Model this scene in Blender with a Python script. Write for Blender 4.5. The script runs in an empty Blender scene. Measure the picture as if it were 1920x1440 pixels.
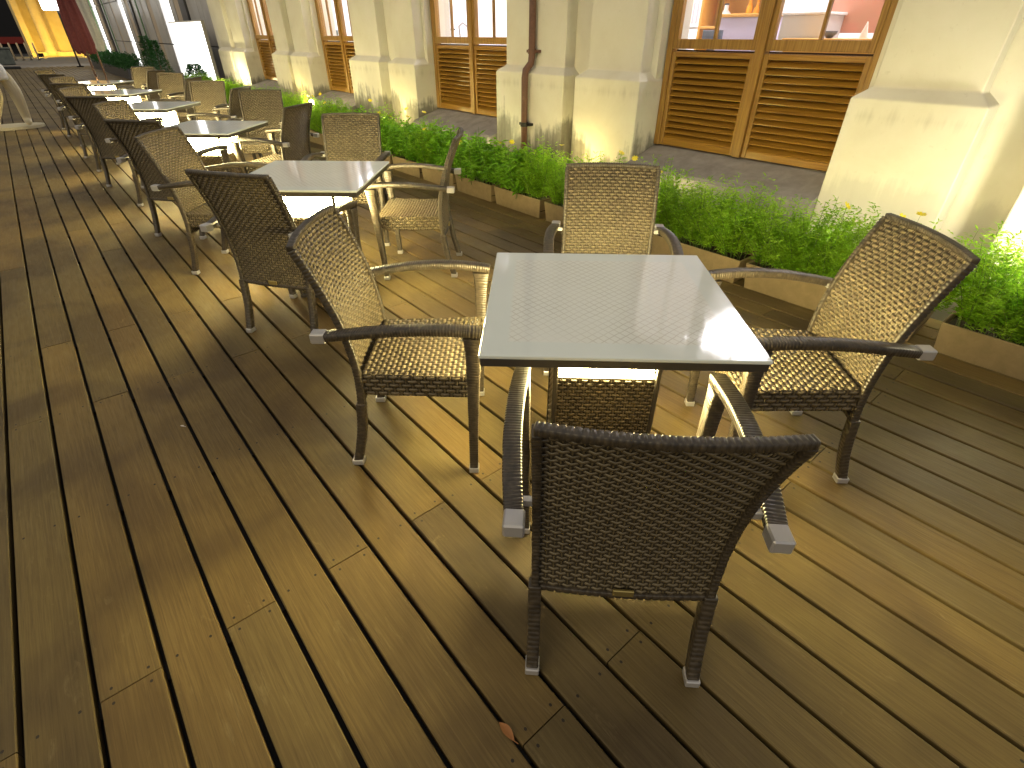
import bpy, math, random
from mathutils import Vector, Matrix

R = math.radians
random.seed(7)
scene = bpy.context.scene
col = scene.collection

# ------------------------------------------------------------------ camera
CAM_H = 1.45; PITCH = R(34.5); AZ = R(40.2); FPX = 958.0
cam_data = bpy.data.cameras.new('camera'); cam = bpy.data.objects.new('camera', cam_data)
col.objects.link(cam); scene.camera = cam
cam_data.sensor_width = 36.0; cam_data.lens = FPX / 1920 * 36
cam_data.clip_start = 0.03; cam_data.clip_end = 900
cam.location = (0, 0, CAM_H); cam.rotation_euler = (math.pi / 2 - PITCH, 0, -AZ)

# ------------------------------------------------------------------ night sky glow
world = bpy.data.worlds.new('World'); scene.world = world; world.use_nodes = True
bg = world.node_tree.nodes['Background']
bg.inputs['Color'].default_value = (1.0, 0.97, 0.95, 1); bg.inputs['Strength'].default_value = 0.42

# faint warm street light reaching over the deck
sun_d = bpy.data.lights.new('sun', 'SUN'); sun = bpy.data.objects.new('sun', sun_d); col.objects.link(sun)
sun_d.energy = 0.9; sun_d.angle = R(45); sun_d.color = (1.0, 0.80, 0.42)
sun.rotation_euler = Vector((0.85, 0.08, -0.55)).to_track_quat('-Z', 'Y').to_euler()

scene.view_settings.view_transform = 'Standard'
scene.view_settings.look = 'None'
scene.view_settings.exposure = 0.0
scene.view_settings.gamma = 1.0
scene.cycles.use_denoising = True
scene.cycles.max_bounces = 8
scene.cycles.caustics_reflective = False
scene.cycles.caustics_refractive = False
scene.cycles.sample_clamp_indirect = 6.0

# ------------------------------------------------------------------ pixel helpers (photo 1920x1440)
_fw = Vector((math.sin(AZ) * math.cos(PITCH), math.cos(AZ) * math.cos(PITCH), -math.sin(PITCH)))
_r = Vector((math.cos(AZ), -math.sin(AZ), 0)); _u = _r.cross(_fw)
def ray(x, y): return _fw + _r * ((x - 960) / FPX) + _u * ((720 - y) / FPX)
def on_x(x, y, X):
    d = ray(x, y); return Vector((0, 0, CAM_H)) + d * (X / d.x)

# ------------------------------------------------------------------ object helpers
class MB:
    def __init__(s): s.v = []; s.f = []; s.m = []
    def add(s, vs, fs, mi=0):
        o = len(s.v); s.v += [tuple(p) for p in vs]
        s.f += [tuple(i + o for i in q) for q in fs]; s.m += [mi] * len(fs); return s
    def box(s, x0, x1, y0, y1, z0, z1, mi=0, b=0.0):
        if b <= 0:
            vs = [(x, y, z) for x in (x0, x1) for y in (y0, y1) for z in (z0, z1)]
            return s.add(vs, [(0, 1, 3, 2), (4, 6, 7, 5), (0, 4, 5, 1), (2, 3, 7, 6), (0, 2, 6, 4), (1, 5, 7, 3)], mi)
        vs = []
        for x, sx in ((x0, 1), (x1, -1)):
            for y, sy in ((y0, 1), (y1, -1)):
                for z, sz in ((z0, 1), (z1, -1)):
                    vs += [(x, y + sy * b, z + sz * b), (x + sx * b, y, z + sz * b), (x + sx * b, y + sy * b, z)]
        def i(a, c, d, k): return (a * 4 + c * 2 + d) * 3 + k
        fs = []
        for a in (0, 1):
            q = [i(a, 0, 0, 0), i(a, 0, 1, 0), i(a, 1, 1, 0), i(a, 1, 0, 0)]; fs.append(q if a == 0 else q[::-1])
            q = [i(0, a, 0, 1), i(1, a, 0, 1), i(1, a, 1, 1), i(0, a, 1, 1)]; fs.append(q if a == 0 else q[::-1])
            q = [i(0, 0, a, 2), i(0, 1, a, 2), i(1, 1, a, 2), i(1, 0, a, 2)]; fs.append(q if a == 0 else q[::-1])
        for a in (0, 1):
            for c in (0, 1):
                fs.append([i(a, c, 0, 0), i(a, c, 1, 0), i(a, c, 1, 1), i(a, c, 0, 1)])
                fs.append([i(a, 0, c, 0), i(a, 1, c, 0), i(a, 1, c, 2), i(a, 0, c, 2)])
                fs.append([i(0, a, c, 1), i(1, a, c, 1), i(1, a, c, 2), i(0, a, c, 2)])
                for d in (0, 1): fs.append([i(a, c, d, 0), i(a, c, d, 1), i(a, c, d, 2)])
        return s.add(vs, fs, mi)
    def prism(s, poly, axis, a, b, mi=0):
        n = len(poly); vs = []
        for t in (a, b):
            for (p, q) in poly:
                vs.append({'x': (t, p, q), 'y': (p, t, q), 'z': (p, q, t)}[axis])
        fs = [tuple(range(n))[::-1], tuple(range(n, 2 * n))]
        fs += [(k, (k + 1) % n, n + (k + 1) % n, n + k) for k in range(n)]
        return s.add(vs, fs, mi)
    def tube(s, pts, rad, n=8, mi=0, caps=True):
        rings = []; pts = [Vector(p) for p in pts]
        rr = rad if isinstance(rad, (list, tuple)) else [rad] * len(pts)
        for k, p in enumerate(pts):
            d = (pts[min(k + 1, len(pts) - 1)] - pts[max(k - 1, 0)]).normalized()
            a = d.orthogonal().normalized() if k == 0 else (pa - d * pa.dot(d)).normalized()
            pa = a; b = d.cross(a)
            rings.append([p + (a * math.cos(2 * math.pi * j / n) + b * math.sin(2 * math.pi * j / n)) * rr[k] for j in range(n)])
        vs = [q for r in rings for q in r]; fs = []
        for k in range(len(rings) - 1):
            for j in range(n): fs.append((k * n + j, k * n + (j + 1) % n, (k + 1) * n + (j + 1) % n, (k + 1) * n + j))
        if caps: fs += [tuple(range(n))[::-1], tuple(range((len(rings) - 1) * n, len(rings) * n))]
        return s.add(vs, fs, mi)
    def lathe(s, prof, n=24, c=(0, 0, 0), mi=0):
        vs = [(c[0] + r * math.cos(2 * math.pi * j / n), c[1] + r * math.sin(2 * math.pi * j / n), c[2] + z) for r, z in prof for j in range(n)]
        fs = [(k * n + j, k * n + (j + 1) % n, (k + 1) * n + (j + 1) % n, (k + 1) * n + j) for k in range(len(prof) - 1) for j in range(n)]
        fs += [tuple(range(n))[::-1], tuple(range((len(prof) - 1) * n, len(prof) * n))]
        return s.add(vs, fs, mi)
    def mesh(s, name, mats, smooth=False):
        me = bpy.data.meshes.new(name); me.from_pydata(s.v, [], s.f)
        for m in (mats if isinstance(mats, (list, tuple)) else [mats]): me.materials.append(m)
        me.polygons.foreach_set('material_index', s.m)
        if smooth: me.polygons.foreach_set('use_smooth', [True] * len(s.f))
        me.update(); return me
    def build(s, name, mats, parent=None, smooth=False, loc=(0, 0, 0)):
        return link(name, s.mesh(name, mats, smooth), parent, loc)

def link(name, data, parent=None, loc=(0, 0, 0)):
    o = bpy.data.objects.new(name, data); col.objects.link(o); o.location = loc
    if parent: o.parent = parent
    return o
def tag(o, label=None, cat=None, group=None, kind=None):
    if label: o['label'] = label
    if cat: o['category'] = cat
    if group: o['group'] = group
    if kind: o['kind'] = kind
    return o
def thing(name, label, cat, loc=(0, 0, 0), rz=0.0, group=None):
    o = link(name, None, None, loc); o.rotation_euler = (0, 0, rz); o.empty_display_size = 0.1
    return tag(o, label, cat, group)
def copy_tree(o, parent=None):
    c = o.copy(); col.objects.link(c); c.parent = parent
    for ch in list(o.children): copy_tree(ch, c)
    return c

# ------------------------------------------------------------------ materials
def mat(name, base, rough=0.6, metal=0.0, spec=0.5, emit=None, estr=0.0):
    m = bpy.data.materials.new(name); m.use_nodes = True
    b = m.node_tree.nodes['Principled BSDF']
    b.inputs['Base Color'].default_value = (*base, 1); b.inputs['Roughness'].default_value = rough
    b.inputs['Metallic'].default_value = metal; b.inputs['Specular IOR Level'].default_value = spec
    if emit: b.inputs['Emission Color'].default_value = (*emit, 1); b.inputs['Emission Strength'].default_value = estr
    return m
class NT:
    def __init__(s, m): s.m = m; s.t = m.node_tree; s.b = s.t.nodes['Principled BSDF']
    def n(s, typ, **kw):
        nd = s.t.nodes.new(typ)
        for k, v in kw.items():
            if k.startswith('_'): setattr(nd, k[1:], v)
            else: nd.inputs[k.replace('_', ' ')].default_value = v
        return nd
    def l(s, a, b): s.t.links.new(a, b)
    def ramp(s, fac, stops, interp='LINEAR'):
        r = s.t.nodes.new('ShaderNodeValToRGB'); r.color_ramp.interpolation = interp
        e = r.color_ramp.elements
        while len(e) < len(stops): e.new(0.5)
        for k, (p, c) in enumerate(stops): e[k].position = p; e[k].color = (*c, 1) if len(c) == 3 else c
        s.l(fac, r.inputs['Fac']); return r.outputs['Color']
    def mix(s, fac, a, b, mode='MIX'):
        x = s.t.nodes.new('ShaderNodeMix'); x.data_type = 'RGBA'; x.blend_type = mode
        if isinstance(fac, (int, float)): x.inputs[0].default_value = fac
        else: s.l(fac, x.inputs[0])
        for sock, v in ((x.inputs[6], a), (x.inputs[7], b)):
            if isinstance(v, tuple): sock.default_value = (*v, 1)
            else: s.l(v, sock)
        return x.outputs[2]
    def math(s, op, a, b=0.0):
        x = s.t.nodes.new('ShaderNodeMath'); x.operation = op
        for sock, v in ((x.inputs[0], a), (x.inputs[1], b)):
            if isinstance(v, (int, float)): sock.default_value = v
            else: s.l(v, sock)
        return x.outputs[0]
    def coords(s, which='Object', scale=(1, 1, 1), rand=0.0):
        c = s.t.nodes.new('ShaderNodeTexCoord'); mp = s.t.nodes.new('ShaderNodeMapping')
        mp.inputs['Scale'].default_value = scale; s.l(c.outputs[which], mp.inputs['Vector'])
        if rand:
            oi = s.t.nodes.new('ShaderNodeObjectInfo'); vm = s.t.nodes.new('ShaderNodeVectorMath'); vm.operation = 'SCALE'
            cb = s.t.nodes.new('ShaderNodeCombineXYZ')
            for k in range(3): s.l(oi.outputs['Random'], cb.inputs[k])
            s.l(cb.outputs[0], vm.inputs[0]); vm.inputs['Scale'].default_value = rand
            s.l(vm.outputs[0], mp.inputs['Location'])
        return mp.outputs['Vector']
    def noise(s, vec, scale, detail=4.0, rough=0.55, dist=0.0):
        x = s.n('ShaderNodeTexNoise', Scale=scale, Detail=detail, Roughness=rough, Distortion=dist); s.l(vec, x.inputs['Vector']); return x.outputs['Fac']
    def bump(s, h, strength=0.3, dist=0.01):
        b = s.n('ShaderNodeBump', Strength=strength, Distance=dist); s.l(h, b.inputs['Height']); s.l(b.outputs[0], s.b.inputs['Normal'])
    def base(s, c): s.l(c, s.b.inputs['Base Color'])
    def rough(s, c): s.l(c, s.b.inputs['Roughness'])

def deck_material():
    m = mat('deck_wood', (0.13, 0.1, 0.06), 0.6, spec=0.3); t = NT(m)
    grain = t.noise(t.coords('Object', (60, 1.6, 60), 40.0), 3.0, 6, 0.62, 0.6)
    fine = t.noise(t.coords('Object', (260, 5, 260), 40.0), 2.0, 4, 0.6)
    g = t.coords('Object', (1, 1, 1)); geo = t.n('ShaderNodeNewGeometry')
    leaf_shade = t.noise(geo.outputs['Position'], 1.55, 3, 0.5, 0.5)
    scuff = t.noise(t.coords('Object', (9, 2.2, 9), 31.0), 2.6, 6, 0.7, 1.2)
    oi = t.n('ShaderNodeObjectInfo')
    c = t.ramp(grain, [(0.22, (0.105, 0.074, 0.025)), (0.5, (0.150, 0.109, 0.038)), (0.8, (0.195, 0.148, 0.058))])
    tint = t.ramp(oi.outputs['Random'], [(0.0, (0.78, 0.76, 0.80)), (0.35, (1.0, 0.97, 0.90)), (0.7, (1.12, 1.0, 0.86)), (1.0, (0.92, 0.93, 0.95))])
    c = t.mix(1.0, c, tint, 'MULTIPLY')
    c = t.mix(t.ramp(leaf_shade, [(0.38, (1, 1, 1)), (0.56, (0, 0, 0))]), c, t.mix(1.0, c, (0.58, 0.56, 0.62), 'MULTIPLY'))  # soft blotches of tree shade painted into the board colour
    c = t.mix(t.ramp(scuff, [(0.60, (0, 0, 0)), (0.74, (0.30, 0.30, 0.30))]), c, (0.28, 0.22, 0.115))
    c = t.mix(t.ramp(fine, [(0.30, (0.45, 0.45, 0.45)), (0.44, (0, 0, 0))]), c, (0.06, 0.041, 0.018))
    t.base(c)
    t.rough(t.ramp(scuff, [(0.3, (0.52, 0.52, 0.52)), (0.75, (0.72, 0.72, 0.72))]))
    t.bump(t.math('ADD', t.math('MULTIPLY', grain, 0.6), t.math('MULTIPLY', fine, 0.4)), 0.35, 0.0022)
    return m
def plaster_material():
    m = mat('cream_plaster', (0.66, 0.6, 0.44), 0.75, spec=0.25); t = NT(m)
    geo = t.n('ShaderNodeNewGeometry'); pos = geo.outputs['Position']
    sep = t.n('ShaderNodeSeparateXYZ'); t.l(pos, sep.inputs[0])
    big = t.noise(pos, 1.6, 5, 0.6, 0.3); sm = t.noise(pos, 26, 5, 0.65)
    mp = t.n('ShaderNodeMapping', Scale=(9, 9, 0.7)); t.l(pos, mp.inputs['Vector'])
    drip = t.noise(mp.outputs[0], 1.7, 5, 0.65)
    c = t.ramp(big, [(0.3, (0.63, 0.59, 0.47)), (0.55, (0.70, 0.67, 0.56)), (0.8, (0.75, 0.72, 0.63))])
    # damp grime climbing from the ground and dark runs below the chamfer
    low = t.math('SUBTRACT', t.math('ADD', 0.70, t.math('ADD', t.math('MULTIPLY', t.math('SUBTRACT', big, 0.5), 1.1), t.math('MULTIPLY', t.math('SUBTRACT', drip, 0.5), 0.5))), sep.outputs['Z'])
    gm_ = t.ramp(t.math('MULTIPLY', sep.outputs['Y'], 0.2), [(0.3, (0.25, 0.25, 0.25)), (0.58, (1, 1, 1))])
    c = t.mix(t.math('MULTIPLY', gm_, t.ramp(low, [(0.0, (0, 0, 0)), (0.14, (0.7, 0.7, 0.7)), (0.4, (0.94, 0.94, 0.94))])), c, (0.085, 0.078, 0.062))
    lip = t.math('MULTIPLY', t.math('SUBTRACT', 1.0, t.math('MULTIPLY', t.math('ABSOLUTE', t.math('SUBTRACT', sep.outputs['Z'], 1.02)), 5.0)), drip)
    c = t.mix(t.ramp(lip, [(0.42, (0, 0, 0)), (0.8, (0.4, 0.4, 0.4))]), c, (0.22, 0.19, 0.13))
    c = t.mix(t.ramp(sm, [(0.62, (0, 0, 0)), (0.78, (0.3, 0.3, 0.3))]), c, (0.40, 0.36, 0.25))
    t.base(c); t.bump(t.math('ADD', sm, big), 0.22, 0.006)
    return m
def wood_material(name, a, b, c3, scale=(1.2, 40, 40), rough=0.42):
    m = mat(name, b, rough); t = NT(m)
    gr = t.noise(t.coords('Object', scale, 20.0), 2.4, 6, 0.6, 0.5)
    t.base(t.ramp(gr, [(0.28, a), (0.5, b), (0.75, c3)])); t.bump(gr, 0.25, 0.002); return m
def wicker_material():
    m = mat('wicker', (0.13, 0.095, 0.058), 0.36, spec=0.6); t = NT(m)
    v = t.coords('Object', (1, 1, 1), 13.0)
    n1 = t.noise(v, 55, 3, 0.6); n2 = t.noise(t.coords('Object', (1, 1, 1), 7.0), 7, 2)
    c = t.ramp(n1, [(0.3, (0.070, 0.053, 0.027)), (0.5, (0.122, 0.095, 0.051)), (0.72, (0.19, 0.151, 0.086))])
    c = t.mix(t.ramp(n2, [(0.35, (0, 0, 0)), (0.7, (0.35, 0.35, 0.35))]), c, (0.075, 0.057, 0.034))
    t.base(c); t.bump(n1, 0.15, 0.001); return m
def leaf_material(name, a, b, c3):
    m = mat(name, b, 0.5, spec=0.3); t = NT(m)
    geo = t.n('ShaderNodeNewGeometry'); n1 = t.noise(geo.outputs['Position'], 9, 3)
    n2 = t.noise(geo.outputs['Position'], 70, 2)
    c = t.ramp(t.math('ADD', t.math('MULTIPLY', n1, 0.6), t.math('MULTIPLY', n2, 0.4)), [(0.36, a), (0.5, b), (0.64, c3)])
    t.base(c)
    tr = t.n('ShaderNodeBsdfTranslucent'); t.l(c, tr.inputs['Color'])
    ms = t.n('ShaderNodeMixShader', Fac=0.42); t.l(t.b.outputs[0], ms.inputs[1]); t.l(tr.outputs[0], ms.inputs[2])
    t.l(ms.outputs[0], t.t.nodes['Material Output'].inputs['Surface']); return m
def noisy(name, a, b, scale, rough=0.7, bump=0.2, spec=0.4, metal=0.0):
    m = mat(name, a, rough, metal, spec); t = NT(m)
    geo = t.n('ShaderNodeNewGeometry'); n1 = t.noise(geo.outputs['Position'], scale, 6, 0.62, 0.3)
    t.base(t.ramp(n1, [(0.32, a), (0.68, b)])); t.bump(n1, bump, 0.004); return m

M = {}
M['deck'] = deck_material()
M['nail'] = mat('nail_iron', (0.03, 0.024, 0.018), 0.6, 0.4)
M['joist'] = noisy('joist_dark', (0.012, 0.010, 0.008), (0.02, 0.017, 0.012), 8)
M['plaster'] = plaster_material()
M['sill'] = noisy('sill_concrete', (0.24, 0.22, 0.20), (0.36, 0.335, 0.31), 7, 0.8, 0.35)
M['shutter'] = wood_material('shutter_wood', (0.18, 0.082, 0.011), (0.32, 0.160, 0.022), (0.45, 0.24, 0.038), (40, 1.0, 40), 0.3)
M['frame'] = wood_material('frame_wood', (0.19, 0.095, 0.018), (0.31, 0.165, 0.032), (0.42, 0.25, 0.06), (30, 30, 1.4), 0.36)
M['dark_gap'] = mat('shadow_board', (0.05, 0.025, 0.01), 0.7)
M['wicker'] = wicker_material()
def wicker_frame():
    m = mat('wicker_frame', (0.045, 0.036, 0.024), 0.38, spec=0.55); t = NT(m)
    n1 = t.noise(t.coords('Object', (1, 1, 1), 9.0), 60, 3, 0.6)
    t.base(t.ramp(n1, [(0.3, (0.026, 0.020, 0.013)), (0.5, (0.048, 0.037, 0.024)), (0.74, (0.085, 0.066, 0.042))])); t.bump(n1, 0.15, 0.001); return m
M['wicker_frame'] = wicker_frame()
M['wicker_core'] = mat('wicker_core', (0.032, 0.024, 0.013), 0.7)
M['chrome'] = mat('brushed_steel', (0.46, 0.445, 0.44), 0.34, 0.45)
M['brass'] = mat('brass_tag', (0.42, 0.33, 0.12), 0.4, 0.8)
M['rim'] = mat('table_rim', (0.05, 0.043, 0.036), 0.35)
M['lamp'] = mat('lamp_glass', (0.9, 0.88, 0.8), 0.3, emit=(1.0, 0.83, 0.37), estr=185.0)
M['trough'] = noisy('trough_paint', (0.21, 0.155, 0.075), (0.27, 0.20, 0.105), 14, 0.6, 0.12)
M['soil'] = noisy('soil', (0.018, 0.012, 0.008), (0.04, 0.028, 0.018), 60, 0.95, 0.8)
M['fern'] = leaf_material('fern_leaf', (0.14, 0.31, 0.014), (0.28, 0.52, 0.026), (0.45, 0.68, 0.06))
M['broad'] = leaf_material('broad_leaf', (0.11, 0.30, 0.014), (0.22, 0.48, 0.026), (0.36, 0.63, 0.06))
M['hedge'] = leaf_material('hedge_leaf', (0.012, 0.06, 0.012), (0.022, 0.10, 0.02), (0.05, 0.16, 0.03))
M['stem'] = mat('stem', (0.10, 0.16, 0.03), 0.6)
M['petal'] = mat('yellow_petal', (0.85, 0.72, 0.02), 0.5)
M['pipe'] = noisy('pipe_paint', (0.11, 0.05, 0.032), (0.16, 0.08, 0.05), 18, 0.45, 0.1)
M['black'] = mat('black_metal', (0.02, 0.019, 0.018), 0.45, 0.5)
M['lens'] = mat('spot_lens', (1, 0.95, 0.8), 0.3, emit=(1.0, 0.9, 0.62), estr=60.0)
M['asphalt'] = noisy('asphalt', (0.035, 0.034, 0.034), (0.06, 0.058, 0.056), 30, 0.9, 0.4)
M['paving'] = noisy('paving', (0.17, 0.15, 0.13), (0.25, 0.225, 0.19), 3, 0.85, 0.3)
def glass_table():
    m = mat('frosted_glass', (0.80, 0.85, 0.81), 0.05, spec=0.8); t = NT(m)
    o = t.coords('Object'); sep = t.n('ShaderNodeSeparateXYZ'); t.l(o, sep.inputs[0])
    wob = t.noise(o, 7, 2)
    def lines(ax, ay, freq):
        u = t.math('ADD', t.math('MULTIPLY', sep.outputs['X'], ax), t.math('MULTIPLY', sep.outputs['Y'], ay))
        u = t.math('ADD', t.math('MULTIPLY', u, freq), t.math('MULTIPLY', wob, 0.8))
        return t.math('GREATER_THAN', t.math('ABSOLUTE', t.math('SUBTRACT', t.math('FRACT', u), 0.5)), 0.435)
    refl_lines = t.math('MAXIMUM', lines(0.78, 0.63, 42), lines(0.70, -0.71, 42))  # crossed lines painted in as the chair weave's reflection
    edge = t.math('MAXIMUM', t.math('ABSOLUTE', sep.outputs['X']), t.math('ABSOLUTE', sep.outputs['Y']))
    ins = t.ramp(edge, [(0.305, (1, 1, 1)), (0.315, (0, 0, 0))])
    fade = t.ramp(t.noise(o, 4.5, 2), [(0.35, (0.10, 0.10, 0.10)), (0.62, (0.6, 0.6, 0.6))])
    n1 = t.noise(o, 3, 4, 0.6)
    c = t.ramp(n1, [(0.3, (0.70, 0.76, 0.72)), (0.7, (0.76, 0.81, 0.77))])
    c = t.mix(t.math('MULTIPLY', ins, 0.5), c, (0.84, 0.83, 0.76))  # paler inner square, the lit weave's reflection put into the colour
    c = t.mix(t.math('MULTIPLY', t.math('MULTIPLY', refl_lines, ins), fade), c, (0.50, 0.49, 0.42))
    t.base(c)
    sm = t.noise(t.coords('Object', (3, 1, 1)), 9, 5, 0.7, 1.5); t.rough(t.ramp(sm, [(0.35, (0.03, 0.03, 0.03)), (0.75, (0.16, 0.16, 0.16))]))
    return m
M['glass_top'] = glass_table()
def pane_glass():
    m = bpy.data.materials.new('window_glass'); m.use_nodes = True; nt = m.node_tree; nt.nodes.clear()
    o = nt.nodes.new('ShaderNodeOutputMaterial'); mx = nt.nodes.new('ShaderNodeMixShader')
    tr = nt.nodes.new('ShaderNodeBsdfTransparent'); gl = nt.nodes.new('ShaderNodeBsdfGlossy'); gl.inputs['Roughness'].default_value = 0.02
    mx.inputs[0].default_value = 0.06
    nt.links.new(tr.outputs[0], mx.inputs[1]); nt.links.new(gl.outputs[0], mx.inputs[2]); nt.links.new(mx.outputs[0], o.inputs[0]); return m
M['pane'] = pane_glass()
M['room_white'] = mat('room_paint', (0.85, 0.84, 0.86), 0.8)

# ------------------------------------------------------------------ the setting
g = MB(); g.box(-400, 400, -60, 700, -0.45, -0.4)
tag(g.build('ground', M['asphalt']), kind='structure')
g = MB(); g.box(-14, 5.0, 37.6, 47, -0.4, -0.01); tag(g.build('pavement', M['paving']), kind='structure')
g = MB(); g.box(-60, 40, 47.002, 62, -0.4, -0.1); tag(g.build('road', noisy('lit_road', (0.16, 0.15, 0.13), (0.21, 0.2, 0.17), 2, 0.9)), kind='structure')

PW = 0.157; GAP = 0.0140; X0 = 0.045; PL = 2.39
def plank_mesh(name, L, nails=True):
    m = MB(); w = (PW - GAP) / 2; c = 0.003; hl = L / 2 - 0.0018
    poly = [(-w, -0.032), (-w, -c), (-w + c, 0), (w - c, 0), (w, -c), (w, -0.032)]
    m.prism(poly, 'y', -hl, hl)
    if nails:
        for y in (-hl + 0.022, -hl / 3, hl / 3, hl - 0.022):
            for x in (-w * 0.62, w * 0.6):
                r = 0.0042
                m.add([(x + r * math.cos(a * math.pi / 3), y + 1.2 * r * math.sin(a * math.pi / 3), 0.0004) for a in range(6)], [(0, 1, 2, 3, 4, 5)], 1)
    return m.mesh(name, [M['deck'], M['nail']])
deck = MB(); deck.box(-3.3, 3.72, -4.4, 37.5, -0.4, -0.052)
for y in [0.39 + 0.7967 * k for k in range(-3, 47)]: deck.box(-3.29, 3.71, y - 0.03, y + 0.03, -0.052, -0.034)
deck = tag(deck.build('deck', M['joist']), kind='structure')
me = plank_mesh('plank', PL); far = MB()
spots = []
for k in range(-21, 24):
    x = X0 + PW * (k + 0.5)
    j0 = (0.39 if k % 2 == 0 else 1.18) - PL * 2
    n = 0
    while j0 + n * PL < 37.4:
        y = j0 + (n + 0.5) * PL
        spots.append((x, y)); n += 1
def plank_rank(p):
    x, y = p
    d = Vector((x, y, -CAM_H)); z = d.dot(_fw)
    yy = min(max(0.2, y), y); d2 = Vector((x, yy, -CAM_H)); z2 = d2.dot(_fw)
    if z2 <= 0.15: return 99
    u = d2.dot(_r) / z2
    return y + (6 if (u < -1.35 or u > 1.35) else 0) + (0 if y > -1.3 else 9)
spots.sort(key=plank_rank)
for i, (x, y) in enumerate(spots):
    if i < 298:
        o = link('plank', me, deck, (x, y, random.uniform(-0.0012, 0.0008))); o.rotation_euler = (0, random.uniform(-0.004, 0.004), random.uniform(-0.0004, 0.0004))
        if random.random() < 0.5: o.rotation_euler.z += math.pi
    else:
        w = (PW - GAP) / 2; far.box(x - w, x + w, y - PL / 2 + 0.001, y + PL / 2 - 0.001, -0.032, 0)
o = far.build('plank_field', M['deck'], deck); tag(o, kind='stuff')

# ------------------------------------------------------------------ cafe building
bld = thing('cafe_building', 'cream plastered cafe building with paired piers and wooden louvred windows', 'building', (4.3, 6, 0))
def part(mb, name, m, parent=bld, smooth=False, off=(-4.3, -6, 0)):
    o = mb.build(name, m, parent, smooth, off if parent is bld else (0, 0, 0)); return o
ZL, ZC = 1.115, 1.175           # chamfer
def pilaster(y0, y1, e0=True, e1=True):
    xl, xu, xb = 4.0, 4.085, 4.42
    m = MB()
    # lower block, chamfer and upper shaft as one profile swept, with ends drawn in above the chamfer
    i0 = 0.075 if e0 else 0.0; i1 = 0.075 if e1 else 0.0
    lo = [(xl, y0), (xl, y1), (xb, y1), (xb, y0)]; up = [(xu, y0 + i0), (xu, y1 - i1), (xb + 0.001, y1 - i1), (xb + 0.001, y0 + i0)]
    vs = [(x, y, z) for ring, z in ((lo, -0.3), (lo, ZL), (up, ZC), (up, 4.2)) for (x, y) in ring]
    fs = [(3, 2, 1, 0), (12, 13, 14, 15)]
    for k in range(3):
        for j in range(4): fs.append((k * 4 + j, k * 4 + (j + 1) % 4, k * 4 + 4 + (j + 1) % 4, k * 4 + 4 + j))
    m.add(vs, fs)
    o = part(m, 'pier', M['plaster'])
    bv = o.modifiers.new('edge', 'BEVEL'); bv.width = 0.008; bv.segments = 2; bv.limit_method = 'ANGLE'
    return o
piers = [(-1.85, -0.95), (-0.45, 0.42), (0.72, 1.43), (3.08, 3.83), (3.98, 5.0), (6.67, 7.36), (7.62, 8.55), (10.14, 10.95), (11.08, 11.88), (13.55, 14.45), (14.6, 15.5)]
for a, b in piers: pilaster(a, b)
wins = [(-3.6, -1.85), (1.43, 3.08), (5.0, 6.67), (8.55, 10.14), (11.88, 13.55)]
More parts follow.
